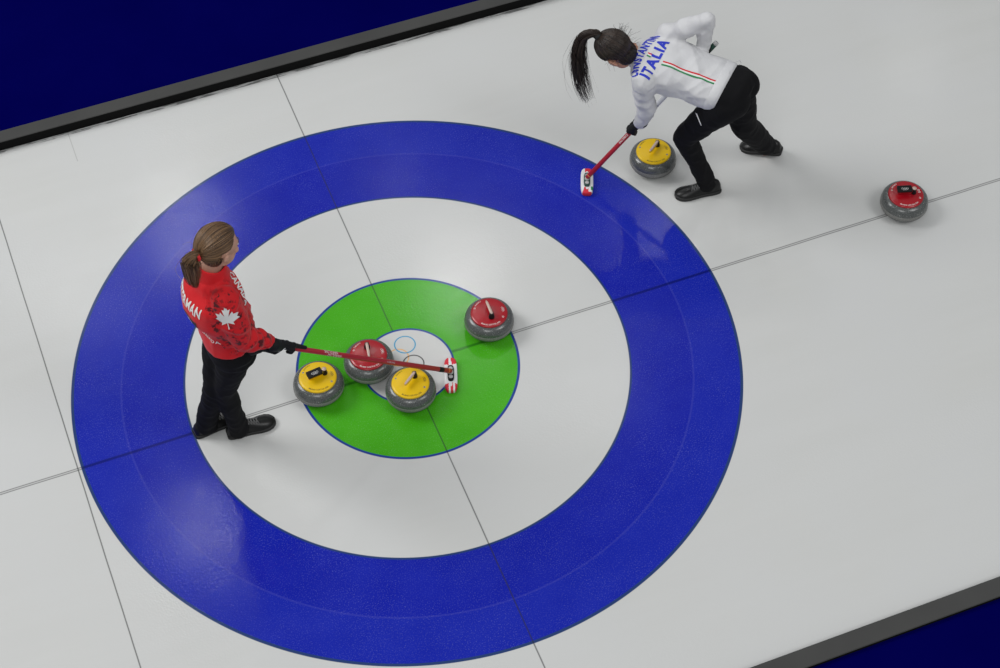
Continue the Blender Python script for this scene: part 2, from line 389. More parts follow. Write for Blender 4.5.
# ------------------------------------------------------------------ curling stones
def stone_profile():
    p = [(.0, .004), (.055, .004), (.062, .0), (.068, .003), (.085, .012), (.112, .024), (.1285, .035)]
    return p
def build_stone(kind, label, loc, yaw, labelled):
    """kind: 'yellow' / 'red'; yaw turns the handle"""
    root = bpy.data.objects.new('curling_stone', None); C.objects.link(root)
    root.location = loc; root.rotation_euler = (0, 0, yaw); root.empty_display_size = .1; root.scale = (1, 1, 1.07); root.location.y -= .007
    tag(root, label, 'curling stone', None)
    cm = M[kind]
    bm = bmesh.new()
    lathe(bm, [(.002, .005), (.055, .005), (.060, .0), (.067, .0005), (.083, .0045), (.100, .0105), (.114, .019), (.1245, .029), (.1315, .039), (.1352, .048), (.1364, .053),
               (.1364, .075), (.1355, .083), (.1325, .094), (.1275, .103), (.1200, .111), (.1105, .1175), (.101, .1205), (.06, .122), (.002, .122)], 72)
    bmesh.ops.recalc_face_normals(bm, faces=bm.faces)
    body = link('granite_body', mesh_of(bm), M['granite'], root)
    bm = bmesh.new()
    lathe(bm, [(.125, .047), (.1360, .0495), (.1374, .053), (.1379, .062), (.1376, .070), (.1366, .0735), (.125, .075)], 64)
    bmesh.ops.recalc_face_normals(bm, faces=bm.faces)
    link('striking_band', mesh_of(bm), M['band'], root)
    bm = bmesh.new()
    lathe(bm, [(v[0], v[1] + .0155) for v in [(.1005, .102), (.1025, .106), (.1015, .1105), (.0985, .1135), (.09, .1155), (.07, .1185), (.045, .121), (.02, .1225), (.001, .123)]], 64)
    bmesh.ops.recalc_face_normals(bm, faces=bm.faces)
    cap = link('cap', mesh_of(bm), cm, root)
    bvh = bvh_of(cap.data)
    pm = M['darkprint'] if kind == 'yellow' else M['white']
    # writing curved along the rim, rings emblem and round badges
    def arc(R_, a0, sgn=1):
        def f(x, y):
            a = a0 + x / R_
            return ((R_ - y) * math.sin(a), -(R_ - y) * math.cos(a))
        return f
    Z0 = (0, 0, .135)
    cr = -yaw      # the print keeps its own angle to the sheet in the photograph
    decal('cap_lettering', text_mesh('MILANO CORTINA 2026', .01, 1.1), bvh, Z0, (1, 0, 0), (0, 1, 0), pm, cap, .0095, .0115, .0006, cuts=1, bend=arc(.088, cr - .25))
    decal('cap_lettering', text_mesh('CURLING', .01, 1.1), bvh, Z0, (1, 0, 0), (0, 1, 0), pm, cap, .0105, .0115, .0006, cuts=1, bend=arc(.088, cr + PI + .45))
    decal('rings_emblem', rings_logo(), bvh, Z0, (1, 0, 0), (0, 1, 0), pm, cap, .0105, .0105, .0006, cuts=0, bend=arc(.076, cr + 1.45))
    bm = bmesh.new(); annulus_bm(bm, 0, 0, .0, 1., 20); bmesh.ops.remove_doubles(bm, verts=bm.verts, dist=1e-5)
    dm = mesh_of(bm)
    for a, s in ((cr + .80, .0062), (cr - 2.25, .0058)):
        decal('badge', dm, bvh, Z0, (1, 0, 0), (0, 1, 0), M['grey'] if kind == 'yellow' else M['white'], cap, s, s, .0005, cuts=0, bend=arc(.083, a))
        bm = bmesh.new(); annulus_bm(bm, 0, 0, .35, .72, 16)
        decal('badge', mesh_of(bm), bvh, Z0, (1, 0, 0), (0, 1, 0), M['darkprint'] if kind == 'yellow' else M['red'], cap, s, s, .0011, cuts=0, bend=arc(.083, a))
    # handle: post at +x, grip running towards -x over the cap
    bm = bmesh.new()
    def bar(bm, x0, x1, z0, z1, w0, w1, nseg=10):
        rings = []
        for k in range(nseg + 1):
            t = k / nseg; x = x0 + (x1 - x0) * t
            e = math.sqrt(max(0, 1 - (2 * max(t - .5, 0)) ** 8)) if t > .5 else math.sqrt(max(0, 1 - (2 * max(.5 - t, 0)) ** 8))
            e = max(e, .35); w = (w0 + (w1 - w0) * t) * e; zz0 = z0 + (1 - e) * .004; zz1 = z1 - (1 - e) * .004
            prof = []
            for q in range(12):
                a = 2 * PI * q / 12 + PI / 12
                ca, sa = math.cos(a), math.sin(a)
                prof.append(V((x, w * math.copysign(abs(ca) ** .6, ca), (zz0 + zz1) / 2 + (zz1 - zz0) / 2 * math.copysign(abs(sa) ** .6, sa))))
            rings.append(prof)
        rings_mesh(bm, rings)
    # gooseneck of the cap's own colour: fin under the grip
    if labelled:
        bar(bm, -.052, .040, .118, .152, .0125, .0100)
    else:
        bar(bm, -.050, .034, .140, .1545, .0085, .0085)
    bmesh.ops.recalc_face_normals(bm, faces=bm.faces)
    grip = link('handle', mesh_of(bm), cm, root)
    bm = bmesh.new()
    lathe(bm, [(.001, .118), (.0155, .118), (.0165, .121), (.0165, .130), (.014, .137), (.0125, .147), (.0125, .153), (.010, .156), (.001, .157)], 24, V((.041, 0, 0)))
    bmesh.ops.recalc_face_normals(bm, faces=bm.faces)
    link('handle_post', mesh_of(bm), M['black'], grip)
    bm = bmesh.new()
    if labelled:
        bm2 = bmesh.new()
        rings = []
        for x, w in ((-.058, .016), (-.056, .0225), (.024, .0225), (.026, .016)):
            rings.append([V((x, -w, .150)), V((x, w, .150)), V((x, w, .160)), V((x, w * .9, .162)), V((x, -w * .9, .162)), V((x, -w, .160))])
        rings_mesh(bm2, rings); bmesh.ops.recalc_face_normals(bm2, faces=bm2.faces)
        lab = link('display_panel', mesh_of(bm2), M['black'], grip, smooth=False)
        b2 = bvh_of(lab.data)
        decal('rings_emblem', rings_logo(), b2, (-.015, -.003, .162), (1, 0, 0), (0, 1, 0), M['white'], lab, .0125, .0125, .0006, cuts=0)
        lathe(bm, [(.001, .155), (.0125, .155), (.013, .158), (.011, .1605), (.001, .161)], 20, V((.041, 0, 0)))
        bmesh.ops.recalc_face_normals(bm, faces=bm.faces)
        link('metal_knob', mesh_of(bm), M['strip'], grip)
    else:
        bar(bm, -.052, .050, .1525, .1585, .0068, .0085)
        bmesh.ops.recalc_face_normals(bm, faces=bm.faces)
        link('metal_strip', mesh_of(bm), M['strip'], grip)
    def lift(o):
        o.data.transform(Matrix.Translation((0, 0, .0155)))
        for c in o.children: lift(c)
    lift(grip)
    return root
STONES = [
    ('yellow', (-.507, .017, 0), math.radians(6), True, 'yellow capped stone with black ringed panel on its handle, nearest the red jacket'),
    ('red', (-.205, .059, 0), math.radians(79), False, 'red capped stone directly under the red broom shaft, touching the button'),
    ('yellow', (-.057, -.201, 0), math.radians(37), False, 'yellow capped stone on the button beside the broom pad'),
    ('red', (.508, .087, 0), math.radians(-92), False, 'red capped stone on the right rim of the green circle'),
    ('yellow', (1.842, .849, 0), math.radians(37), False, 'yellow capped stone being swept in front of the person in white'),
    ('red', (3.059, .010, 0), math.radians(-18), True, 'red capped stone alone on the centre line at far right'),
]
for k, loc, yaw, lab, label in STONES: build_stone(k, label, loc, yaw, lab)

# ------------------------------------------------------------------ brooms
def build_broom(label, head, tip, ax, segs, pads, lettering=None):
    """head: shaft foot just above pad; tip: shaft end; ax: direction of the pad's long side"""
    head, tip = V(head), V(tip); d = (tip - head).normalized(); L = (tip - head).length
    root = bpy.data.objects.new('curling_broom', None); C.objects.link(root); root.location = (head.x, head.y, 0); root.empty_display_size = .1
    tag(root, label, 'broom')
    o0 = root.location.copy()
    def loc(p): return V(p) - o0
    r = .0138
    shaft = None
    for (t0, t1, m, nm, rr) in segs:
        bm = bmesh.new(); rr_ = r * rr
        a, b = head + d * (L * t0), head + d * (L * t1)
        tube(bm, [loc(a), loc(a + d * .002), loc(b - d * .002), loc(b)], [rr_ * .9, rr_, rr_, rr_ * .9], 20)
        bmesh.ops.recalc_face_normals(bm, faces=bm.faces)
        o = link(nm, mesh_of(bm), m, root if shaft is None else shaft)
        if shaft is None: shaft = o
    # pad: rounded long block lying on the ice
    ax = V(ax).normalized(); ay = V((0, 0, 1)).cross(ax).normalized()
    hl, hw, hh = pads['hl'], pads['hw'], .034
    def pad_ring(zz, s, e=4):
        out = []
        for k in range(40):
            a = 2 * PI * k / 40; ca, sa = math.cos(a), math.sin(a)
            q = (abs(ca) ** e + abs(sa) ** e) ** (-1 / e)
            out.append(loc(V((head.x, head.y, 0)) + ax * (ca * q * (hl - (1 - s) * .02)) + ay * (sa * q * (hw - (1 - s) * .02)) + V((0, 0, zz))))
        return out
    bm = bmesh.new()
    rings_mesh(bm, [pad_ring(.001, .7), pad_ring(.003, .9), pad_ring(.012, 1), pad_ring(.024, 1), pad_ring(.031, .85), pad_ring(.034, .4), pad_ring(.034, .0), pad_ring(.034, -.4)])
    bmesh.ops.recalc_face_normals(bm, faces=bm.faces)
    bmesh.ops.subdivide_edges(bm, edges=bm.edges[:], cuts=3, use_grid_fill=True)
    pad = link('broom_pad', mesh_of(bm), M['padwhite'], root)
    pad.data.materials.append(M['padred']); pad.data.materials.append(M['greenprint'])
    for f in pad.data.polygons:
        q = f.center + o0 - head; f.material_index = pads['pattern'](q.dot(ax), q.dot(ay))
    # plastic holder with two sockets and swivel
    bm = bmesh.new()
    def hol(z, s): return [loc(V((head.x, head.y, z)) + ax * (.052 * s * math.copysign(abs(math.cos(a)) ** .6, math.cos(a))) + ay * (hw * .50 * s * math.copysign(abs(math.sin(a)) ** .6, math.sin(a)))) for a in [2 * PI * k / 28 for k in range(28)]]
    rings_mesh(bm, [hol(.030, 1), hol(.042, 1), hol(.046, .9)]); bmesh.ops.recalc_face_normals(bm, faces=bm.faces)
    ho = link('pad_holder', mesh_of(bm), pads['holder'], pad)
    for s in (-1, 1):
        bm = bmesh.new(); ellipsoid(bm, loc(V((head.x, head.y, .046)) + ax * (.028 * s)), .012, .012, .004, None, 16, 8)
        link('vent_cover', mesh_of(bm), M['grey'], ho)
    bm = bmesh.new(); tube(bm, [loc(V((head.x, head.y, .040))), loc(V((head.x, head.y, .058)))], [.016, .013], 16)
    bmesh.ops.recalc_face_normals(bm, faces=bm.faces)
    link('swivel', mesh_of(bm), M['grey'], ho)
    bm = bmesh.new(); tube(bm, [loc(head + d * -.004), loc(head + d * .022)], [.010, .0145], 16)
    bmesh.ops.recalc_face_normals(bm, faces=bm.faces)
    link('ferrule', mesh_of(bm), M['amber'], shaft)
    if lettering:
        bvs = bvh_of(shaft.data)
        cdir = V((-.22, -.56, .80))
        side = d.cross(cdir).normalized(); upn = side.cross(d).normalized()
        for (txt, t, s, m, sgn, offy) in lettering:
            c = loc(head + d * (L * t)) + side * offy + upn * r
            decal('shaft_lettering', text_mesh(txt, .01, 1.15), bvs, c, d * sgn, side * (-sgn), m, shaft, s, s, .0005, cuts=1, reach=.03)
    return root

def sub(*a): return [tuple(x) for x in a]
RED_BH, RED_BT = V((.190, -.160, .058)), V((-.780, -.240, .872))
build_broom('red shafted curling broom held by the person in red, pad beside the button', RED_BH, RED_BT, V((.077, .222, 0)),
    [(0, 1, M['shaft'], 'shaft', 1.0), (.045, .075, M['black'], 'shaft_band', 1.03), (.965, 1.004, M['black'], 'end_cap', 1.03)],
    dict(hl=.112, hw=.036, holder=M['black'], pattern=lambda x, y: 1 if (x > .052 + .5 * abs(y - .004) and abs(y - .004) > .006) or (x < -.056 - .4 * abs(y + .004) and abs(abs(y + .004) - .012) > .005) else 0),
    [('HARDLINE', .69, .0175, M['white'], 1, .0075), ('HARDLINE', .67, .0175, M['white'], 1, -.0065), ('CURLING', .36, .012, M['grey'], -1, .0)])
ITA_BH, ITA_BT = V((1.428, .858, .058)), V((2.133, .768, .985))
build_broom('red and white shafted curling broom held by the person in white, green tipped end', ITA_BH, ITA_BT, V((.076, .180, 0)),
    [(0, .45, M['shaft'], 'shaft', 1.0), (.45, .93, M['wshaft'], 'upper_shaft', 1.0), (.540, .546, M['black'], 'shaft_band', 1.03), (.551, .556, M['black'], 'shaft_band', 1.03),
     (.93, .985, M['dgreen'], 'grip_sleeve', 1.06), (.985, 1.0, M['grey'], 'end_cap', 1.04)],
    dict(hl=.098, hw=.037, holder=M['dgreen'], pattern=lambda x, y: 1 if (x > .062 and y < .012) or (x < -.050 and -.03 < y + .3 * (x + .07) < .020 and y > -.008) or (x < -.088) else (2 if -.075 < x < -.048 and y < -.022 else 0)),
    [('BALANCE', .30, .016, M['white'], 1, -.002)])

# ------------------------------------------------------------------ people
def torso_mesh(bm, secs, n=36):
    """secs: (centre, lateral unit, forward unit, half width, half depth, power)"""
    rings = []
    C0 = [s[0] for s in secs]
    m = len(secs) - 1; N = m * 5
    def lerp(i, t, k):
        a = secs[i][k]; b = secs[i + 1][k]; return a + (b - a) * t
    cs = spline(C0, N)
    for q in range(N + 1):
        u = q / N * m; i = min(int(u), m - 1); t = u - i
        s_ = t * t * (3 - 2 * t)
        lat = (secs[i][1] * (1 - t) + secs[i + 1][1] * t).normalized(); fw = (secs[i][2] * (1 - t) + secs[i + 1][2] * t).normalized()
        w = lerp(i, s_, 3); d = lerp(i, s_, 4); e = lerp(i, t, 5)
        ring = []
        for k in range(n):
            a = 2 * PI * k / n; ca, sa = math.cos(a), math.sin(a)
            ring.append(cs[q] + lat * (w * math.copysign(abs(ca) ** (2 / e), ca)) + fw * (d * math.copysign(abs(sa) ** (2 / e), sa)))
        rings.append(ring)
    rings_mesh(bm, rings)
def head_parts(bm, Hc, Hm, hs=1.):
    """head in its frame: x = person's left, y = face forward, z = crown; Hc centre of cranium"""
    def P(x, y, z): return Hc + Hm @ (V((x, y, z)) * hs)
    def E(x, y, z, a, b, c, rx=0): 
        Mr = Hm @ Matrix.Rotation(rx, 3, 'X')
        ellipsoid(bm, P(x, y, z), a * hs, b * hs, c * hs, Mr, 20, 14)
    E(0, -.012, .030, .074, .094, .084)          # cranium
    E(0, .030, .010, .064, .064, .070)           # forehead / face mass
    E(0, .045, -.040, .052, .048, .060)          # mid face
    E(0, .055, -.082, .034, .034, .030)          # chin
    for s in (-1, 1):
        E(.040 * s, .022, -.060, .022, .045, .030, .35)   # jaw
        E(.036 * s, .068, -.026, .022, .018, .018)        # cheek
        E(.031 * s, .076, .016, .020, .014, .008)         # brow
        # ear: rim + lobe
        E(.078 * s, -.008, -.012, .010, .019, .030, -.15)
        E(.086 * s, -.016, -.004, .006, .016, .023, -.15)
    # nose
    cone_cap(bm, P(0, .085, .008), P(0, .104, -.028), .0085 * hs, .011 * hs, 12)
    for s in (-1, 1): E(.009 * s, .096, -.032, .007, .009, .006)
    E(0, .090, -.052, .022, .012, .005); E(0, .088, -.060, .019, .012, .006)   # lips mass
def hair_cap(Hc, Hm, tie, hs, root, m, name, nstr=620, nape=-.20, side=-.08, tuft=None, thick=1., fringe=.34, seed=3, loose=0):
    """hair combed back to the tie point (given as a direction in the head frame)"""
    rnd = random.Random(seed)
    A = V((.0835, .103, .0935)) * hs; ctr = V((0, -.012, .030)) * hs
    def S(dirv, lift=0.):
        d = dirv.normalized(); return Hc + Hm @ (ctr + V((d.x * A.x, d.y * A.y, d.z * A.z)) * (1 + lift))
    bm = bmesh.new(); lay = bm.verts.layers.float.new('strand')
    def inhair(d):
        # hairline: forehead, in front of ears, nape
        az = math.atan2(abs(d.x), d.y)            # 0 front, pi back
        if az < .9: lim = .50
        elif az < 1.35: lim = .50 - (az - .9) / .45 * (.50 - side)
        elif az < 1.80: lim = side - (az - 1.35) / .45 * .08
        elif az < 2.10: lim = side - .08 - (az - 1.80) / .30 * (.60 + side)
        else: lim = -.68 + (az - 2.10) / 1.04 * nape
        return d.z > lim, lim
    # base cap: cut sphere grid
    nu, nv = 64, 34; grid = {}
    for j in range(nv + 1):
        for i in range(nu):
            az = 2 * PI * i / nu
            d0 = V((math.sin(az), math.cos(az), 0)); _, lim = inhair(V((d0.x, d0.y, 0)))
            lo = math.asin(max(-.95, lim)); el = lo + (PI / 2 - lo) * j / nv
            d = V((math.sin(az) * math.cos(el), math.cos(az) * math.cos(el), math.sin(el)))
            v = bm.verts.new(S(d, -.035 if j == 0 else 0.)); v[lay] = .15 + .3 * noise.noise(V((az * 9, 0, seed))); grid[j, i] = v
    for j in range(nv):
        for i in range(nu):
            bm.faces.new((grid[j, i], grid[j, (i + 1) % nu], grid[j + 1, (i + 1) % nu], grid[j + 1, i]))
    bmesh.ops.remove_doubles(bm, verts=bm.verts, dist=1e-5)
    if tuft:
        ellipsoid(bm, Hc + Hm @ (V(tuft[0]) * hs), tuft[1][0] * hs, tuft[1][1] * hs, tuft[1][2] * hs, Hm, 24, 16)
        for k in range(220):      # short neck hair brushed upwards
            a = rnd.uniform(.15, 1.85) * PI + PI / 2; el = rnd.uniform(-1.1, .1); c_ = V(tuft[0]) * hs
            p0 = V((math.cos(a) * math.cos(el) * tuft[1][0], math.sin(a) * math.cos(el) * tuft[1][1], math.sin(el) * tuft[1][2])) * hs
            if p0.y > .01: continue
            p0_ = Hc + Hm @ (c_ + p0 * 1.02); p1_ = Hc + Hm @ (c_ + V((p0.x * 1.1, p0.y * 1.12 - .006, p0.z + .035))); p2_ = S(V((p0.x * 1.0 / hs, -.085, -.02)), .01)
            vs = tube(bm, spline([p0_, p1_, p2_], 7), [.0010, .0018, .0022, .0022, .0022, .002, .0016, .0010], 4); sh = rnd.random() ** 1.6
            for ring in vs:
                for v in ring: v[lay] = sh
    td = tie.normalized()
    for k in range(nstr):
        while True:
            d = V((rnd.gauss(0, 1), rnd.gauss(0, 1), rnd.gauss(0, 1))).normalized()
            ok, lim = inhair(d)
            if ok and d.dot(td) < .97: break
        if rnd.random() < .6:   # start at the hairline
            az = math.atan2(d.x, d.y); _, lim = inhair(V((math.sin(az), math.cos(az), 0))); el = math.asin(max(-.95, min(.9, lim + .02)))
            d = V((math.sin(az) * math.cos(el), math.cos(az) * math.cos(el), math.sin(el)))
        ang = math.acos(max(-1, min(1, d.dot(td)))); n = 12
        lift = rnd.uniform(.004, .026) * thick; pts = []
        for q in range(n + 1):
            t = q / n
            s = (d * math.sin((1 - t) * ang) + td * math.sin(t * ang)) / max(math.sin(ang), 1e-4) if ang > .01 else td
            pts.append(S(s, lift * math.sin(PI * min(1, .1 + t)) + .004 + .05 * max(0, t - .85)))
        w = rnd.uniform(.0012, .0026) * hs; sh = rnd.random() ** 1.5
        before = len(bm.verts)
        vs = tube(bm, pts, [w * (.3 + .7 * math.sin(PI * min(1, .15 + .8 * q / n))) for q in range(n + 1)], 4)
        for ring in vs:
            for v in ring: v[lay] = sh
    for k in range(loose):       # stray hairs
        d = V((rnd.gauss(0, 1), -abs(rnd.gauss(.3, .8)), rnd.uniform(-.6, .2))).normalized()
        p0 = S(d); nrm = (p0 - Hc).normalized(); p1 = p0 + nrm * .02 + V((rnd.uniform(-.02, .02), rnd.uniform(-.02, .02), rnd.uniform(-.01, .02)))
        p2 = p1 + nrm * .02 + V((rnd.uniform(-.02, .03), rnd.uniform(-.02, .02), rnd.uniform(-.02, .01)))
        vs = tube(bm, spline([p0, p1, p2], 6), [.0008] * 4 + [.0005] * 3, 3)
    return link(name, mesh_of(bm), m, root), S
def ponytail(path, w0, root, m, n=260, seed=1, width=(.3, 1, 1.1, 1, .7), stray=10, tip=.12):
    rnd = random.Random(seed); bm = bmesh.new(); lay = bm.verts.layers.float.new('strand')
    N = 18; base = spline(path, N)
    for k in range(n + stray):
        st = k >= n
        a = rnd.uniform(0, 2 * PI); rr = math.sqrt(rnd.random()) * (1.0 if not st else rnd.uniform(1.2, 2.2)); ph = rnd.uniform(0, 6)
        endt = 1 - tip * 2.4 * rnd.random() ** 1.4 if not st else rnd.uniform(.8, 1.04)
        pts = []
        for q in range(N + 1):
            t = q / N * endt; u = t * N; i = min(int(u), N - 1); f = u - i
            p = base[i] * (1 - f) + base[i + 1] * f if i < N else base[-1]
            dd = (base[min(i + 1, N)] - base[max(i - 1, 0)]); A_, B_ = frame_of(dd, V((0, 1, .3)))
            wi = t * (len(width) - 1); j = min(int(wi), len(width) - 2); wf = width[j] + (width[j + 1] - width[j]) * (wi - j)
            wob = 1 + .25 * math.sin(ph + t * 5)
            if st: wf *= min(1, t * 2) 
            pts.append(p + A_ * (math.cos(a) * rr * w0 * wf * wob) + B_ * (math.sin(a) * rr * w0 * wf * .6 * wob))
        w = rnd.uniform(.0013, .0028) if not st else .0007
        sh = rnd.random() ** 1.3
        vs = tube(bm, pts, [w * (1 - .75 * (q / N) ** 2) for q in range(N + 1)], 4)
        for ring in vs:
            for v in ring: v[lay] = sh
    return link('ponytail', mesh_of(bm), m, root)
def grip_hand(bm, G, d, w, side=1, extend_index=False, rs=.0145, sc_=1.0):
    """fist closed on a shaft: G point on the shaft axis, d shaft direction (thumb end first), w wrist point"""
    d = d.normalized(); toW = (w - G); n = (toW - d * toW.dot(d)).normalized()   # from the shaft to the palm
    b = d.cross(n).normalized() * side
    fr = .0098 * sc_; R_ = rs + fr * .85
    # palm: slab between wrist and shaft
    kn = G + n * (R_ + .006)
    for i in range(4):
        o = d * ((1.5 - i) * .0205 * sc_)
        cone_cap(bm, w + n * 0 + d * ((1.5 - i) * .010), kn + o * .95 + b * .012, .017 * sc_, .0135 * sc_, 12)
    # fingers
    for i in range(4):
        ln = (2.9, 3.25, 3.1, 2.6)[i]
        o = d * ((1.5 - i) * .0215 * sc_)
        if extend_index and i == 0:
            p = kn + o + b * .012; q = G + o + d * .045 + n * (R_ * .6) + b * .012; r_ = G + o + d * .085 + n * (R_ * .75) + b * .010
            limb(bm, [p, q, r_], [fr * 1.15, fr * 1.05, fr * .85], n=12); continue
        pts = []
        for k in range(5):
            a = .35 + ln * k / 4
            pts.append(G + o + (n * math.cos(a) + b * math.sin(a)) * (R_ if k else R_ + .004) - d * .003 * k)
        limb(bm, pts, [fr * 1.15, fr * 1.08, fr, fr * .95, fr * .82], n=12)
    # thumb leaves the side of the palm near its base and closes the other way round
    t0 = w + (kn - w) * .35 + d * .022; t1 = G + d * .034 + n * (R_ + .006) - b * .012
    t2 = G + d * .040 + n * (R_ * .45) - b * (R_ * .95); t3 = G + d * .036 - n * (R_ * .5) - b * (R_ * .85)
    limb(bm, [t0, t1, t2, t3], [.0155, .013, .0112, .0095], n=12)
def shoe(root, heel, toe, label, L=None, fat=1.12):
    """heel/toe: ground points of the sole ends (toe may be lower or higher)"""
    heel, toe = V(heel), V(toe); X = (toe - heel).normalized(); L = L or (toe - heel).length
    Y = V((0, 0, 1)).cross(X).normalized(); Z = X.cross(Y).normalized()
    def P(x, y, z): return heel + X * x * L + Y * y * fat + Z * z * fat
    prof = [(0.0, .020, .050), (.04, .030, .070), (.12, .0345, .084), (.22, .036, .088), (.33, .036, .084), (.45, .037, .070), (.58, .041, .058), (.70, .0455, .050), (.82, .044, .043), (.92, .035, .035), (.98, .020, .026), (1., .008, .020)]
    bm = bmesh.new(); rings = []
    for x, w, hh in prof:
        ring = []
        for k in range(20):
            a = 2 * PI * k / 20; ca, sa = math.cos(a), math.sin(a)
            zz = .012 + (hh - .012) * (max(0, sa) ** .75) if sa > 0 else .012 + .008 * sa
            ring.append(P(x, w * math.copysign(abs(ca) ** .75, ca) * (1 - .30 * max(0, sa)), zz))
        rings.append(ring)
    rings_mesh(bm, rings); bmesh.ops.recalc_face_normals(bm, faces=bm.faces)
    s = link('shoe', mesh_of(bm), M['shoe'], root)
    if label: s['label'] = label
    bm = bmesh.new(); rings = []
    for x, w, hh in prof:
        xx = x * 1.03 - .015; ww = w + .004
        rings.append([P(xx, -ww * .94, .001), P(xx, ww * .94, .001), P(xx, ww, .006), P(xx, ww, .017), P(xx, ww * .9, .020), P(xx, -ww * .9, .020), P(xx, -ww, .017), P(xx, -ww, .006)])
    rings_mesh(bm, rings); bmesh.ops.recalc_face_normals(bm, faces=bm.faces)
    link('sole', mesh_of(bm), M['sole'], s)
    bm = bmesh.new()
    for i in range(5):
        x = .40 + i * .055; zt = (.078, .072, .066, .0615, .058)[i]
        for sgn in (-1, 1):
            tube(bm, spline([P(x, -.019 * sgn, zt - .008), P(x + .012, 0, zt + .003), P(x + .05, .019 * sgn, zt - .012)], 6), .0028, 6)
    for sgn in (-1, 1):
        tube(bm, spline([P(.38, 0, .083), P(.34, .014 * sgn, .096), P(.36, .028 * sgn, .092), P(.39, .006 * sgn, .084)], 8), .0028, 6)
    link('laces', mesh_of(bm), M['lace'], s)
    return s
def face_bits(root, body, Hc, Hm, hs=1.):
    def P(x, y, z): return Hc + Hm @ (V((x, y, z)) * hs)
    for s in (-1, 1):
        bm = bmesh.new(); ellipsoid(bm, P(.031 * s, .0815, .000), .0135 * hs, .0085 * hs, .0065 * hs, Hm, 16, 10)
        e = link('eye', mesh_of(bm), M['eye'], root)
        bm = bmesh.new(); ellipsoid(bm, P(.031 * s, .0885, .000), .0052 * hs, .0030 * hs, .0052 * hs, Hm, 12, 8)
        link('iris', mesh_of(bm), M['iris'], e)
        bm = bmesh.new(); tube(bm, spline([P(.012 * s, .0905, .018), P(.031 * s, .0915, .023), P(.050 * s, .078, .018)], 6), [.0018, .0024, .0026, .0026, .0024, .002, .0012], 6)
        link('eyebrow', mesh_of(bm), M['hair_dark'], root)
    bm = bmesh.new(); ellipsoid(bm, P(0, .0965, -.0525), .020 * hs, .0065 * hs, .0035 * hs, Hm, 14, 8); ellipsoid(bm, P(0, .0955, -.0595), .017 * hs, .0065 * hs, .004 * hs, Hm, 14, 8)
    link('lips', remesh(bm, .0018, 3), M['lips'], root)
def shift(objs, off):
    for o in objs:
        pass
def orthoframe(up, fwd):
    z = V(up).normalized(); y = V(fwd); y = (y - z * y.dot(z)).normalized(); x = y.cross(z).normalized()
    # x = person's RIGHT (y forward, z up); use left-right symmetric shapes only
    return Matrix((x, y, z)).transposed()
def folds(dirs, amp, freq, seed=0.):
    """cloth folds: noise stretched along a direction"""
    A_ = [(V(d).normalized(), a, f) for d, a, f in zip(dirs, amp, freq)]
    def fn(p, n):
        s = 0.
        for i, (d, a, f) in enumerate(A_):
            q = p * f; al = q.dot(d); q = q - d * al * .80 + V((seed + i * 9.1, seed, 0))
            v = noise.noise(q); v = 1 - abs(v) * 2.6      # sharp crests
            s += a * max(-1., v)
        return s
    return fn

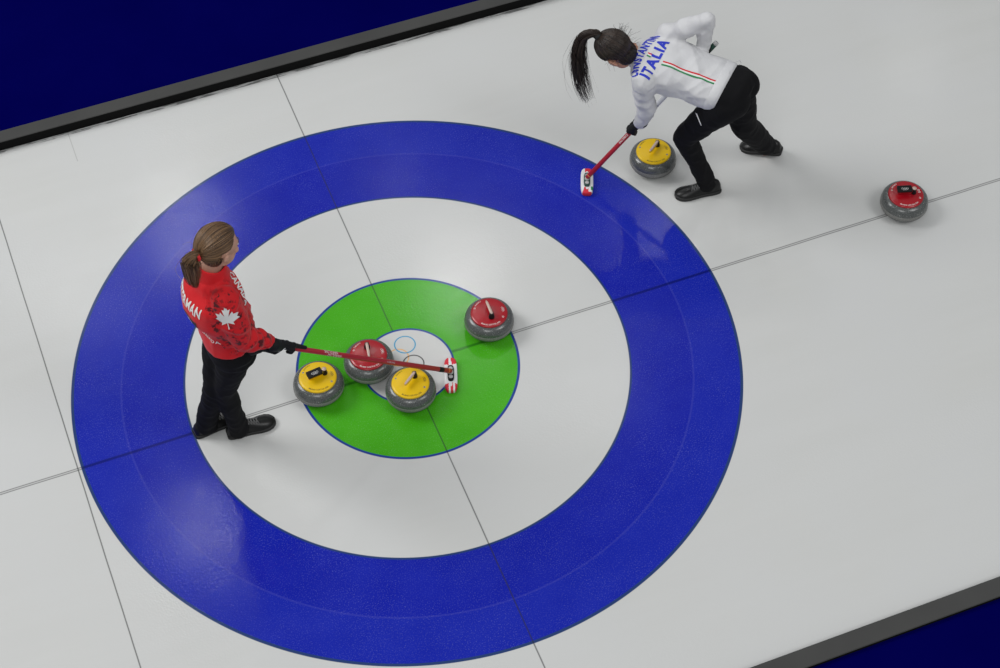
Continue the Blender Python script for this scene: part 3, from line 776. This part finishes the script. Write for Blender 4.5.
# ============================== person in white (sweeping) =================
def person_white():
    neck = V((1.690, .854, .970)); headp = V((1.560, .883, 1.042))
    ls, le, lw, lg = V((1.640, .680, .955)), V((1.700, .700, .690)), V((1.712, .784, .490)), V((1.705, .822, .425))
    rs, re, rw, rg = V((1.872, .878, 1.030)), V((2.045, .745, 1.205)), V((2.055, .772, .945)), V((2.02, .782, .84))
    pel = V((2.112, .515, .860)); lhip, rhip = V((2.050, .452, .835)), V((2.178, .568, .850))
    lk, la = V((1.905, .608, .470)), V((2.052, .560, .095))
    rk, ra = V((2.268, .582, .452)), V((2.484, .653, .118))
    O = V((2.05, .62, 0))
    L_ = lambda p: V(p)
    lat = (rs - ls).normalized()                      # person's left -> right
    up = (neck - pel).normalized()
    fwd = lat.cross(up).normalized() * -1             # right x up = back ... belly side
    if fwd.z > 0: fwd = -fwd
    hl = (rhip - lhip).normalized()
    # ---- body (skin): head, neck, torso, limbs in one surface
    Hm = orthoframe((-.585, .466, .414), (-.05, .48, -.82)); Hc = V((1.580, .885, 1.018))
    bm = bmesh.new()
    head_parts(bm, Hc, Hm, 1.06)
    limb(bm, [Hc + Hm @ V((0, -.020, -.055)), neck + up * .02 - fwd * .01, neck - up * .04], [.052, .054, .06])
    chest = neck - up * .15 + fwd * .02
    torso_mesh(bm, [(pel - up * .06, hl, fwd, .13, .09, 2.3), (pel + up * .05, hl, fwd, .14, .095, 2.3), (pel + up * .2, (hl + lat).normalized(), fwd, .115, .085, 2.2), (chest, lat, fwd, .14, .095, 2.3), (neck - up * .03, lat, fwd, .09, .06, 2)])
    limb(bm, [ls, le, lw], [.045, .036, .024]); limb(bm, [rs, re, rw], [.045, .036, .024])
    limb(bm, [lhip, lk, la, la - V((0, 0, .04))], [.075, .048, .034, .034]); limb(bm, [rhip, rk, ra, ra - V((0, 0, .04))], [.075, .048, .034, .034])
    grip_b = bmesh.new()
    me = remesh(bm, .0055, 3)
    body = link('person', me, M['skin'])
    tag(body, 'person in white jacket and black trousers bending low to sweep, dark ponytail hanging', 'person')
    K = [body]
    face_bits(body, body, Hc, Hm, 1.06)
    # ---- hair
    tie = Hm.transposed() @ V((-.686, .454, .564))
    hair, S = hair_cap(Hc, Hm, tie, 1.08, body, M['hair_dark'], 'hair', 860, nape=-.27, side=-.05, tuft=((0, -.024, -.050), (.060, .056, .050)), seed=5, loose=90)
    T = S(tie); nT = (Hm @ tie).normalized()
    bm = bmesh.new(); tube(bm, [T - nT * .006, T + nT * .008, T + nT * .022], [.026, .024, .022], 16); bmesh.ops.recalc_face_normals(bm, faces=bm.faces)
    link('hair_tie', mesh_of(bm), M['btie'], body)
    ponytail([T + nT * .0, T + nT * .035 + V((0, 0, .0)), V((1.413, .990, 1.075)), V((1.388, .972, .97)), V((1.386, .952, .87)), V((1.398, .930, .77)), V((1.428, .900, .655))], .040, body, M['hair_dark'], 300, seed=2, width=(.45, .7, .9, 1.1, 1.15, 1.1, .9), stray=34, tip=.17)
    # ---- jacket
    bm = bmesh.new()
    hemc = pel + up * .055
    torso_mesh(bm, [(hemc - up * .015, hl, fwd, .165, .118, 2.4), (hemc + up * .06, (hl * .8 + lat * .2).normalized(), fwd, .160, .120, 2.4), (hemc + up * .17, (hl + lat).normalized(), fwd, .155, .118, 2.4),
                    (neck - up * .17, lat, fwd, .172, .122, 2.5), (neck - up * .08, lat, fwd, .172, .105, 2.4), (neck - up * .025, lat, fwd, .125, .080, 2.2), (neck + up * .012, lat, fwd, .078, .064, 2.)])
    limb(bm, [ls + up * -.01, ls * .5 + le * .5, le, le * .45 + lw * .55, lw + (lw - le).normalized() * .005], [.070, .061, .054, .051, .041])
    limb(bm, [rs, rs * .5 + re * .5, re, re * .5 + rw * .5, rw], [.066, .056, .042, .045, .037])
    jm = remesh(bm, .0065, 9)
    def cuff_scrunch(p, n):
        s = 0.
        for a, b in ((le, lw), (re, rw)):
            d = (b - a); L = d.length; t = (p - a).dot(d) / (L * L); q = (p - a) - d * t
            if -.1 < t < 1.15 and q.length < .09: s += .0012 * math.sin(t * L * 130 + 5 * noise.noise(p * 14)) * min(1, max(0, t + .1) * 1.2)
        for a, b in ((ls, le), (rs, re)):
            d = (b - a); L = d.length; t = (p - a).dot(d) / (L * L); q = (p - a) - d * t
            if .05 < t < 1. and q.length < .09: s += .0013 * math.sin(t * L * 70 + 6 * noise.noise(p * 9))
        return s
    f1 = folds([up * .6 + lat * .75, lat - up * .3], [.0075, .004], [9., 15.], 3.)
    displace(jm, lambda p, n: (f1(p, n) - .006 + cuff_scrunch(p, n)))
    clip_mesh(jm, [(hemc - up * .012, -up)])
    jacket = link('jacket', jm, M['wjacket'], body); bv = bvh_of(jm)
    # hem band
    bm = bmesh.new(); rings = []
    for t, g in ((-.022, -.006), (-.020, .000), (-.004, .003), (.034, .003), (.040, -.003)):
        c = hemc + up * t
        rings.append([c + hl * ((.163 + g) * math.copysign(abs(math.cos(a)) ** .83, math.cos(a))) + fwd * ((.117 + g) * math.copysign(abs(math.sin(a)) ** .83, math.sin(a))) for a in [2 * PI * k / 60 for k in range(60)]])
    rings_mesh(bm, rings, False, False); bmesh.ops.recalc_face_normals(bm, faces=bm.faces)
    link('hem_band', mesh_of(bm), M['wjacket'], jacket)
    # collar
    bm = bmesh.new(); cu = (up * .85 + (headp - neck).normalized() * .4).normalized(); cl = lat; cf = cl.cross(cu).normalized()
    rings = []
    for t, rr in ((-.015, .088), (.012, .074), (.036, .068), (.038, .063), (.012, .066)):
        rings.append([neck + cu * t + cl * rr * math.cos(a) + cf * rr * .85 * math.sin(a) for a in [2 * PI * k / 40 for k in range(40)]])
    rings_mesh(bm, rings, False, False); bmesh.ops.recalc_face_normals(bm, faces=bm.faces)
    link('collar', mesh_of(bm), M['wjacket'], jacket)
    # print on the back: read from the person's left shoulder to the right one
    back = -fwd
    bo = neck - up * .115 + back * .13
    decal('back_lettering', text_mesh('ITALIA', .045, 1.18), bv, bo + up * .010 - lat * .046, lat, up, M['blueprint'], jacket, .078, .080, .002)
    decal('name_lettering', text_mesh('CONSTANTINI', .045, 1.15), bv, bo + up * .082 - lat * .030, lat, up, M['blueprint'], jacket, .0395, .058, .002, shear=.0, bend=lambda x, y: (x, y + .01 - 1.3 * x * x))
    for i, m_ in enumerate(('redprint', 'white', 'greenprint')):
        pts = [(-.205, .0), (-.205, .0085), (.0, .0085), (.0, .0)]
        g_ = bmesh.new(); 
        for k in range(24):
            x0, x1 = -.35 * k / 24, -.35 * (k + 1) / 24
            vs = [g_.verts.new((x0, -.0045, 0)), g_.verts.new((x0, .0045, 0)), g_.verts.new((x1, .0045, 0)), g_.verts.new((x1, -.0045, 0))]; g_.faces.new(vs)
        decal('back_stripe', mesh_of(g_), bv, bo - up * .036 + lat * (-.046 - i * .009), up, -lat, M[m_], jacket, 1., 1., .002, cuts=0)
    for i, m_ in enumerate(('greenprint', 'white', 'redprint')):
        decal('flag_tab', poly_mesh([(-.004, -.011), (.004, -.011), (.004, .011), (-.004, .011)]), bv, bo + up * .048 + lat * (-.03 + (1 - i) * -.008), lat, up, M[m_], jacket, 1., 1., .003, cuts=0)
    # ---- trousers
    bm = bmesh.new()
    torso_mesh(bm, [(pel + up * .085, hl, fwd, .150, .105, 2.3), (pel + up * .02, hl, fwd, .160, .118, 2.3), (pel - up * .05, hl, fwd, .160, .120, 2.2), (pel - up * .105, hl, fwd, .125, .090, 2.)])
    for s_, h_ in ((-1, lhip), (1, rhip)): ellipsoid(bm, h_ - up * .035 - fwd * .018 + hl * (-.02 * s_), .096, .096, .096)
    limb(bm, [lhip + V((.0, .0, -.01)), lhip * .55 + lk * .45, lk, lk * .55 + la * .45, la + V((.0, .0, .0)), la + V((.004, 0, -.035))], [.103, .088, .067, .060, .056, .060])
    limb(bm, [rhip + V((0, 0, -.01)), rhip * .55 + rk * .45, rk, rk * .55 + ra * .45, ra, ra + (ra - rk).normalized() * .02], [.103, .092, .078, .073, .062, .060])
    tm = remesh(bm, .007, 8)
    f2 = folds([(1, .2, .1), (.2, 1, .5)], [.004, .003], [10., 17.], 11.)
    displace(tm, lambda p, n: f2(p, n) - .004)
    tr = link('trousers', tm, M['trousers'], body); bt = bvh_of(tm)
    th = (lk - lhip).normalized(); sd = th.cross(V((0, -.6, .8))).normalized()
    pn = V((-.33, -.58, .74)); px_ = V((.10, -.78, -.60)); px_ = (px_ - pn * px_.dot(pn)).normalized()
    decal('pocket_logo', poly_mesh([(-.038, -.0030), (.038, -.0015), (.038, .0025), (-.030, .0045)]), bt, V((1.921, .496, .72)), px_, pn.cross(px_), M['white'], tr, 1., 1., .0035, cuts=5, reach=.3)
    decal('pocket_zip', poly_mesh([(-.020, -.0012), (.020, -.0012), (.020, .0012), (-.020, .0012)]), bt, pel - up * .03 + back * .12 - hl * .02, V(up), V(hl), M['grey'], tr, 1., 1., .0015, cuts=0, reach=.3)
    bm = bmesh.new(); e0 = hemc - up * .02 + hl * .150 + back * .03
    tube(bm, spline([e0, e0 + hl * .03 - up * .012, e0 + hl * .045 - up * .002, e0 + hl * .03 + up * .012], 10), .0025, 6); link('drawcord', mesh_of(bm), M['wjacket'], jacket)
    # ---- gloves
    dS = (ITA_BT - ITA_BH).normalized()
    def on_shaft(p): return ITA_BH + dS * (p - ITA_BH).dot(dS)
    for g, w, s_ in ((lg, lw, 1), (rg, rw, -1)):
        G = on_shaft(g); bm = bmesh.new()
        grip_hand(bm, G, -dS if s_ > 0 else dS, w, 1, sc_=1.36)
        cone_cap(bm, w + (w - G).normalized() * .016, w, .039, .036, 14)
        gl = link('glove', remesh(bm, .0028, 3), M['glove'], body)
        if s_ > 0:
            nn = V((-.25, -.60, .75)); b_ = bvh_of(gl.data); ax_ = V((1, .1, .0))
            decal('glove_logo', poly_mesh([(-.020, -.002), (.020, -.002), (.020, .002), (-.020, .002)]), b_, w + (G - w) * .6 + nn * .02, ax_, nn.cross(ax_), M['grey'], gl, 1., 1., .0012, cuts=0, reach=.08)
    # ---- shoes
    shoe(body, (2.137, .536, .0), (1.872, .575, .0), None)
    shoe(body, (2.585, .632, .040), (2.440, .765, .0), None, L=.25)
    return body

# ============================== person in red ==============================
def person_red():
    neck = V((-.975, -.098, 1.389)); headp = V((-.927, -.094, 1.540))
    rs, re, rw, rg = V((-.958, -.262, 1.325)), V((-.925, -.281, 1.055)), V((-.742, -.247, .855)), V((-.712, -.237, .815))
    ls, le, lw, lg = V((-.982, .068, 1.315)), V((-.925, -.100, 1.080)), V((-.845, -.250, .895)), V((-.775, -.239, .868))
    pel = V((-.960, -.137, .900)); rhip, lhip = V((-.948, -.215, .879)), V((-.975, -.060, .879))
    rk, ra = V((-1.030, -.134, .483)), V((-.992, -.097, .087))
    lk, la = V((-1.072, -.100, .476)), V((-1.140, -.015, .088))
    lat = V((.14, -.990, .02)).normalized(); hl = V((.12, -.99, 0)).normalized()      # left -> right
    up = (neck - pel).normalized(); fwd = V((0, 0, 1)).cross(lat).normalized(); fwd = (fwd - up * fwd.dot(up)).normalized()
    ml = (lat + hl).normalized()
    Hm = orthoframe((.14, .06, .98), (.90, .34, -.22)); Hc = headp + V((.0, .0, .0))
    bm = bmesh.new(); head_parts(bm, Hc, Hm, 1.04)
    limb(bm, [Hc + Hm @ V((0, -.022, -.060)), neck + up * .03, neck - up * .05], [.053, .055, .062])
    torso_mesh(bm, [(pel - up * .06, hl, fwd, .13, .09, 2.3), (pel + up * .05, hl, fwd, .14, .095, 2.3), (pel + up * .2, ml, fwd, .115, .085, 2.2), (neck - up * .15 - fwd * .02, lat, fwd, .125, .085, 2.3), (neck - up * .05, lat, fwd, .07, .05, 2)])
    limb(bm, [ls + lat * .03, le, lw], [.034, .032, .022]); limb(bm, [rs - lat * .04, re, rw], [.034, .032, .022])
    limb(bm, [lhip, lk, la, la - V((0, 0, .04))], [.075, .048, .034, .034]); limb(bm, [rhip, rk, ra, ra - V((0, 0, .04))], [.075, .048, .034, .034])
    body = link('person', remesh(bm, .0055, 3), M['skin2'])
    tag(body, 'person in red jacket and black trousers standing at the house, light brown ponytail', 'person')
    face_bits(body, body, Hc, Hm, 1.04)
    tie = V((.10, -.97, -.10)); tie.x = tie.x if (Hm @ V((1, 0, 0))).y < 0 else -tie.x
    hair, S = hair_cap(Hc, Hm, tie, 1.05, body, M['hair_light'], 'hair', 1000, nape=-.20, side=.10, tuft=((0, -.036, -.040), (.060, .046, .044)), seed=9, loose=6)
    T = S(tie); nT = (Hm @ tie).normalized()
    bm = bmesh.new(); bmesh.ops.create_uvsphere(bm, u_segments=4, v_segments=3, radius=.0001)
    bm.clear(); a_, b_ = frame_of(nT)
    tube(bm, [T + nT * .014 + (a_ * math.cos(t) + b_ * math.sin(t)) * .021 for t in [2 * PI * k / 28 for k in range(28)]] + [T + nT * .014 + a_ * .021], .0085, 10)
    link('hair_tie', mesh_of(bm), M['hairtie'], body)
    ponytail([T, T + nT * .030 + V((0, 0, .018)), T + nT * .052 + V((0, 0, -.005)), T + nT * .052 + V((0, 0, -.07)), T + nT * .046 + V((-.006, 0, -.14)), T + nT * .040 + V((-.006, -.006, -.20))], .037, body, M['hair_light'], 320, seed=4, width=(.55, .85, 1.1, 1.05, .85, .35), stray=5, tip=.10)
    # jacket
    bm = bmesh.new()
    hem = pel + up * .030
    torso_mesh(bm, [(hem - up * .01, hl, fwd, .172, .132, 2.4), (hem + up * .07, hl, fwd, .170, .130, 2.4), (pel + up * .17, ml, fwd, .168, .128, 2.4), (neck - up * .23 - fwd * .025, lat, fwd, .172, .145, 2.4),
                    (neck - up * .13 - fwd * .024, lat, fwd, .172, .136, 2.4), (neck - up * .05 - fwd * .016, lat, fwd, .125, .088, 2.3), (neck - up * .0, lat, fwd, .080, .068, 2.)])
    limb(bm, [rs - lat * .026, rs * .5 + re * .5, re, re * .5 + rw * .5, rw], [.070, .070, .063, .056, .046])
    limb(bm, [ls + lat * .01, ls * .5 + le * .5, le, le * .5 + lw * .5, lw], [.070, .064, .054, .046, .040])
    jm = remesh(bm, .0068, 9)
    def scr(p, n):
        s = 0.
        for a, b, fq in ((re, rw, 100), (le, lw, 100), (rs, re, 52), (ls, le, 52)):
            d = (b - a); L = d.length; t = (p - a).dot(d) / (L * L); q = (p - a) - d * t
            if -.05 < t < 1.1 and q.length < .1: s += .0042 * math.sin(t * L * fq + 6 * noise.noise(p * 9))
        return s
    f1 = folds([lat + up * .5, up], [.007, .004], [8., 14.], 5.)
    displace(jm, lambda p, n: f1(p, n) - .005 + scr(p, n))
    clip_mesh(jm, [(hem - up * .005, -up)])
    jacket = link('jacket', jm, M['rjacket'], body); bv = bvh_of(jm)
    at = jm.attributes.new('print_mask', 'FLOAT', 'POINT')
    for v in jm.vertices:
        p = v.co; m_ = 0.
        for a, b, r_ in ((rs, re, .125), (re, rw, .085), (ls, le, .11), (le, lw, .085)):
            d = b - a; t = max(0, min(1, (p - a).dot(d) / d.length_squared)); q = (p - a - d * t).length
            m_ = max(m_, max(0, min(1, (r_ - q) / .02)))
        if (p - (neck - up * .02)).length < .15: m_ *= .35
        at.data[v.index].value = m_
    bm = bmesh.new(); cu = (up * .9 + (headp - neck).normalized() * .3).normalized(); cl = (lat - cu * lat.dot(cu)).normalized(); cf = cu.cross(cl).normalized(); rings = []
    for t, rr in ((-.030, .090), (.0, .078), (.040, .074), (.044, .068), (.010, .068)):
        rings.append([neck + cu * (t + .012 * max(0, -math.sin(a))) + cl * rr * math.cos(a) + cf * rr * .92 * math.sin(a) for a in [2 * PI * k / 40 for k in range(40)]])
    rings_mesh(bm, rings, False, False); bmesh.ops.recalc_face_normals(bm, faces=bm.faces)
    col = link('collar', mesh_of(bm), M['rjacket'], jacket)
    # open collar wing with zip pull, at the throat
    bm = bmesh.new(); w0 = neck + fwd * .070 + cu * .026 - lat * .02
    rings_mesh(bm, [[w0 + lat * .016 + cu * .030, w0 - lat * .030 + cu * .030, w0 - lat * .03 - cu * .03, w0 + lat * .016 - cu * .03],
                    [w0 + fwd * .085 + cu * .050 + lat * .008, w0 + fwd * .075 + cu * .05 - lat * .022, w0 + fwd * .066 - lat * .02 + cu * .025, w0 + fwd * .066 + lat * .008 + cu * .025]])
    bmesh.ops.recalc_face_normals(bm, faces=bm.faces); bmesh.ops.bevel(bm, geom=bm.edges[:], offset=.004, segments=2, affect='EDGES')
    link('collar_wing', mesh_of(bm), M['rjacket'], jacket)
    back = -fwd
    bo = neck - up * .125 + back * .16 - lat * .022
    decal('name_lettering', text_mesh('PETERMAN', .030, 1.10), bv, bo + lat * .008 - up * .010, lat, up, M['white'], jacket, .048, .076, .002)
    # sponsor patch and small line of writing lower on the back
    decal('back_patch', poly_mesh([(-.058, -.030), (.058, -.030), (.058, .030), (-.058, .030)]), bv, bo - up * .105 + lat * .050, lat, up, M['black'], jacket, 1, 1, .0018, cuts=4)
    decal('back_emblem', fan_mesh([(x * .026, y * .024) for x, y in LEAF], (0, -.0024)), bv, bo - up * .105 + lat * .050, lat, up, M['white'], jacket, 1, 1, .003, cuts=0)
    decal('back_lettering', text_mesh('CURLING CANADA', .01, 1.15), bv, bo - up * .215 + lat * .03, lat, up, M['white'], jacket, .027, .032, .002)
    # white maple leaf on the right upper arm
    ad = (re - rs).normalized(); out = V((-.10, -.62, .45)); out = (out - ad * out.dot(ad)).normalized()
    lx = out.cross(ad).normalized() * -1
    lx = (-ad).cross(out).normalized()
    lf = bmesh.new(); lf.from_mesh(fan_mesh(LEAF)); bmesh.ops.subdivide_edges(lf, edges=lf.edges[:], cuts=4); 
    ln = V((-.22, -.56, .80)); ly = V((.22, .74, .60)); ly = (ly - ln * ly.dot(ln)).normalized()
    decal('maple_leaf', mesh_of(lf), bv, V((-.946, -.232, 1.155)) + ln * .05, ly.cross(ln), ly, M['white'], jacket, .054, .056, .003, cuts=0, reach=.15)
    # writing on the chest seen over the left arm
    chd = (fwd * .35 + V((-.20, -.55, .70))).normalized(); cx = (-up - chd * (-up).dot(chd)).normalized()
    decal('chest_lettering', text_mesh('CANADA', .03, 1.05), bv, V((-.880, -.142, 1.25)) + chd * .05, cx, chd.cross(cx), M['white'], jacket, .040, .050, .0025, reach=.15)
    # trousers
    bm = bmesh.new()
    torso_mesh(bm, [(pel + up * .10, hl, fwd, .140, .100, 2.3), (pel + up * .0 - fwd * .012, hl, fwd, .152, .112, 2.3), (pel - up * .09, hl, fwd, .155, .122, 2.2), (pel - up * .13, hl, fwd, .12, .10, 2.)])
    dn = V((0, 0, -.035))
    limb(bm, [rhip, rhip * .55 + rk * .45, rk, rk * .5 + ra * .5, ra, ra + dn], [.094, .082, .062, .058, .055, .057])
    limb(bm, [lhip, lhip * .55 + lk * .45, lk, lk * .5 + la * .5, la, la + dn], [.098, .084, .062, .060, .058, .058])
    tm = remesh(bm, .007, 8); f2 = folds([(1, 0, .2), (0, 1, .3)], [.004, .003], [9., 16.], 21.)
    displace(tm, lambda p, n: f2(p, n) - .004)
    link('trousers', tm, M['trousers'], body)
    dS = (RED_BT - RED_BH).normalized()
    def on_shaft(p): return RED_BH + dS * (p - RED_BH).dot(dS)
    for i, (g, w) in enumerate(((rg, rw), (lg, lw))):
        G = on_shaft(g); bm = bmesh.new()
        grip_hand(bm, G, -dS, w, -1 if i == 0 else 1, extend_index=(i == 0), sc_=1.22)
        cone_cap(bm, w + (w - G).normalized() * .040, w, .036, .032, 14)
        gl = link('glove', remesh(bm, .0028, 3), M['glove'], body)
        if i == 0:
            nn = V((-.1, -.85, .3)).normalized(); b_ = bvh_of(gl.data); ax_ = V((1, -.1, -.2))
            decal('glove_logo', poly_mesh([(-.020, -.003), (.020, -.003), (.020, .003), (-.020, .003)]), b_, w + (G - w) * .45 + nn * .03, ax_, nn.cross(ax_), M['white'], gl, 1., 1., .0012, cuts=0, reach=.08)
    shoe(body, (-1.052, -.082, 0), (-.792, -.088, 0), None)
    shoe(body, (-1.215, -.018, 0), (-.955, .028, 0), None)
    return body

# the people's meshes are built in world coordinates; move each origin to the feet
def rebase(root, base):
    base = V(base); T = Matrix.Translation(-base)
    def walk(o):
        if o.type == 'MESH': o.data.transform(T)
        for c in o.children: walk(c)
    walk(root); root.location = base
bpy.context.view_layer.update()
pw = person_white(); bpy.context.view_layer.update(); rebase(pw, (2.05, .56, 0))
pr_ = person_red(); bpy.context.view_layer.update(); rebase(pr_, (-1.02, -.06, 0))

# ------------------------------------------------------------------ light: arena lamps high over the sheet
def lamp(x, y, z, power, size, name='arena_lamp', color=(1, 1, 1), sy=None, target=None, spread=180):
    d = bpy.data.lights.new(name, 'AREA'); d.energy = power; d.shape = 'RECTANGLE'; d.size = size; d.size_y = sy or size; d.color = color
    d.spread = math.radians(spread)
    o = bpy.data.objects.new(name, d); C.objects.link(o); o.location = (x, y, z)
    t = V(target or (x, y, 0)) - o.location
    o.rotation_euler = t.to_track_quat('-Z', 'Y').to_euler()
    return o
for x, y, p, s in ((-1.1, 12.0, 26, 1.4), (.6, 12.6, 60, .9), (-.56, 7.6, 34, .7), (3.7, 12.4, 6, .5), (3.93, 10.15, 60, .8), (6.84, 9.9, 14, .5), (12.0, 11.6, 9, .9), (5.1, 7.8, 9, .8)):
    lamp(x, y, 13, p, s, target=(0, 0, 0))
lamp(-10, 7, 12, 1320, 7.0, target=(0, 0, 0), name='arena_light_bank')
lamp(-5, -9, 13, 500, 6.0, target=(0, 0, 0), name='arena_light_bank')
lamp(8, -8, 13, 560, 6.0, target=(1, 0, 0), name='arena_light_bank')
w = bpy.data.worlds.new('arena'); sc.world = w; w.use_nodes = True
w.node_tree.nodes['Background'].inputs[0].default_value = (.93, .97, 1, 1); w.node_tree.nodes['Background'].inputs[1].default_value = .27

vs_ = sc.view_settings; vs_.view_transform = 'Standard'; vs_.look = 'None'; vs_.gamma = 1; vs_.use_curve_mapping = False; vs_.exposure = .09
sc.cycles.sample_clamp_indirect = 3.0
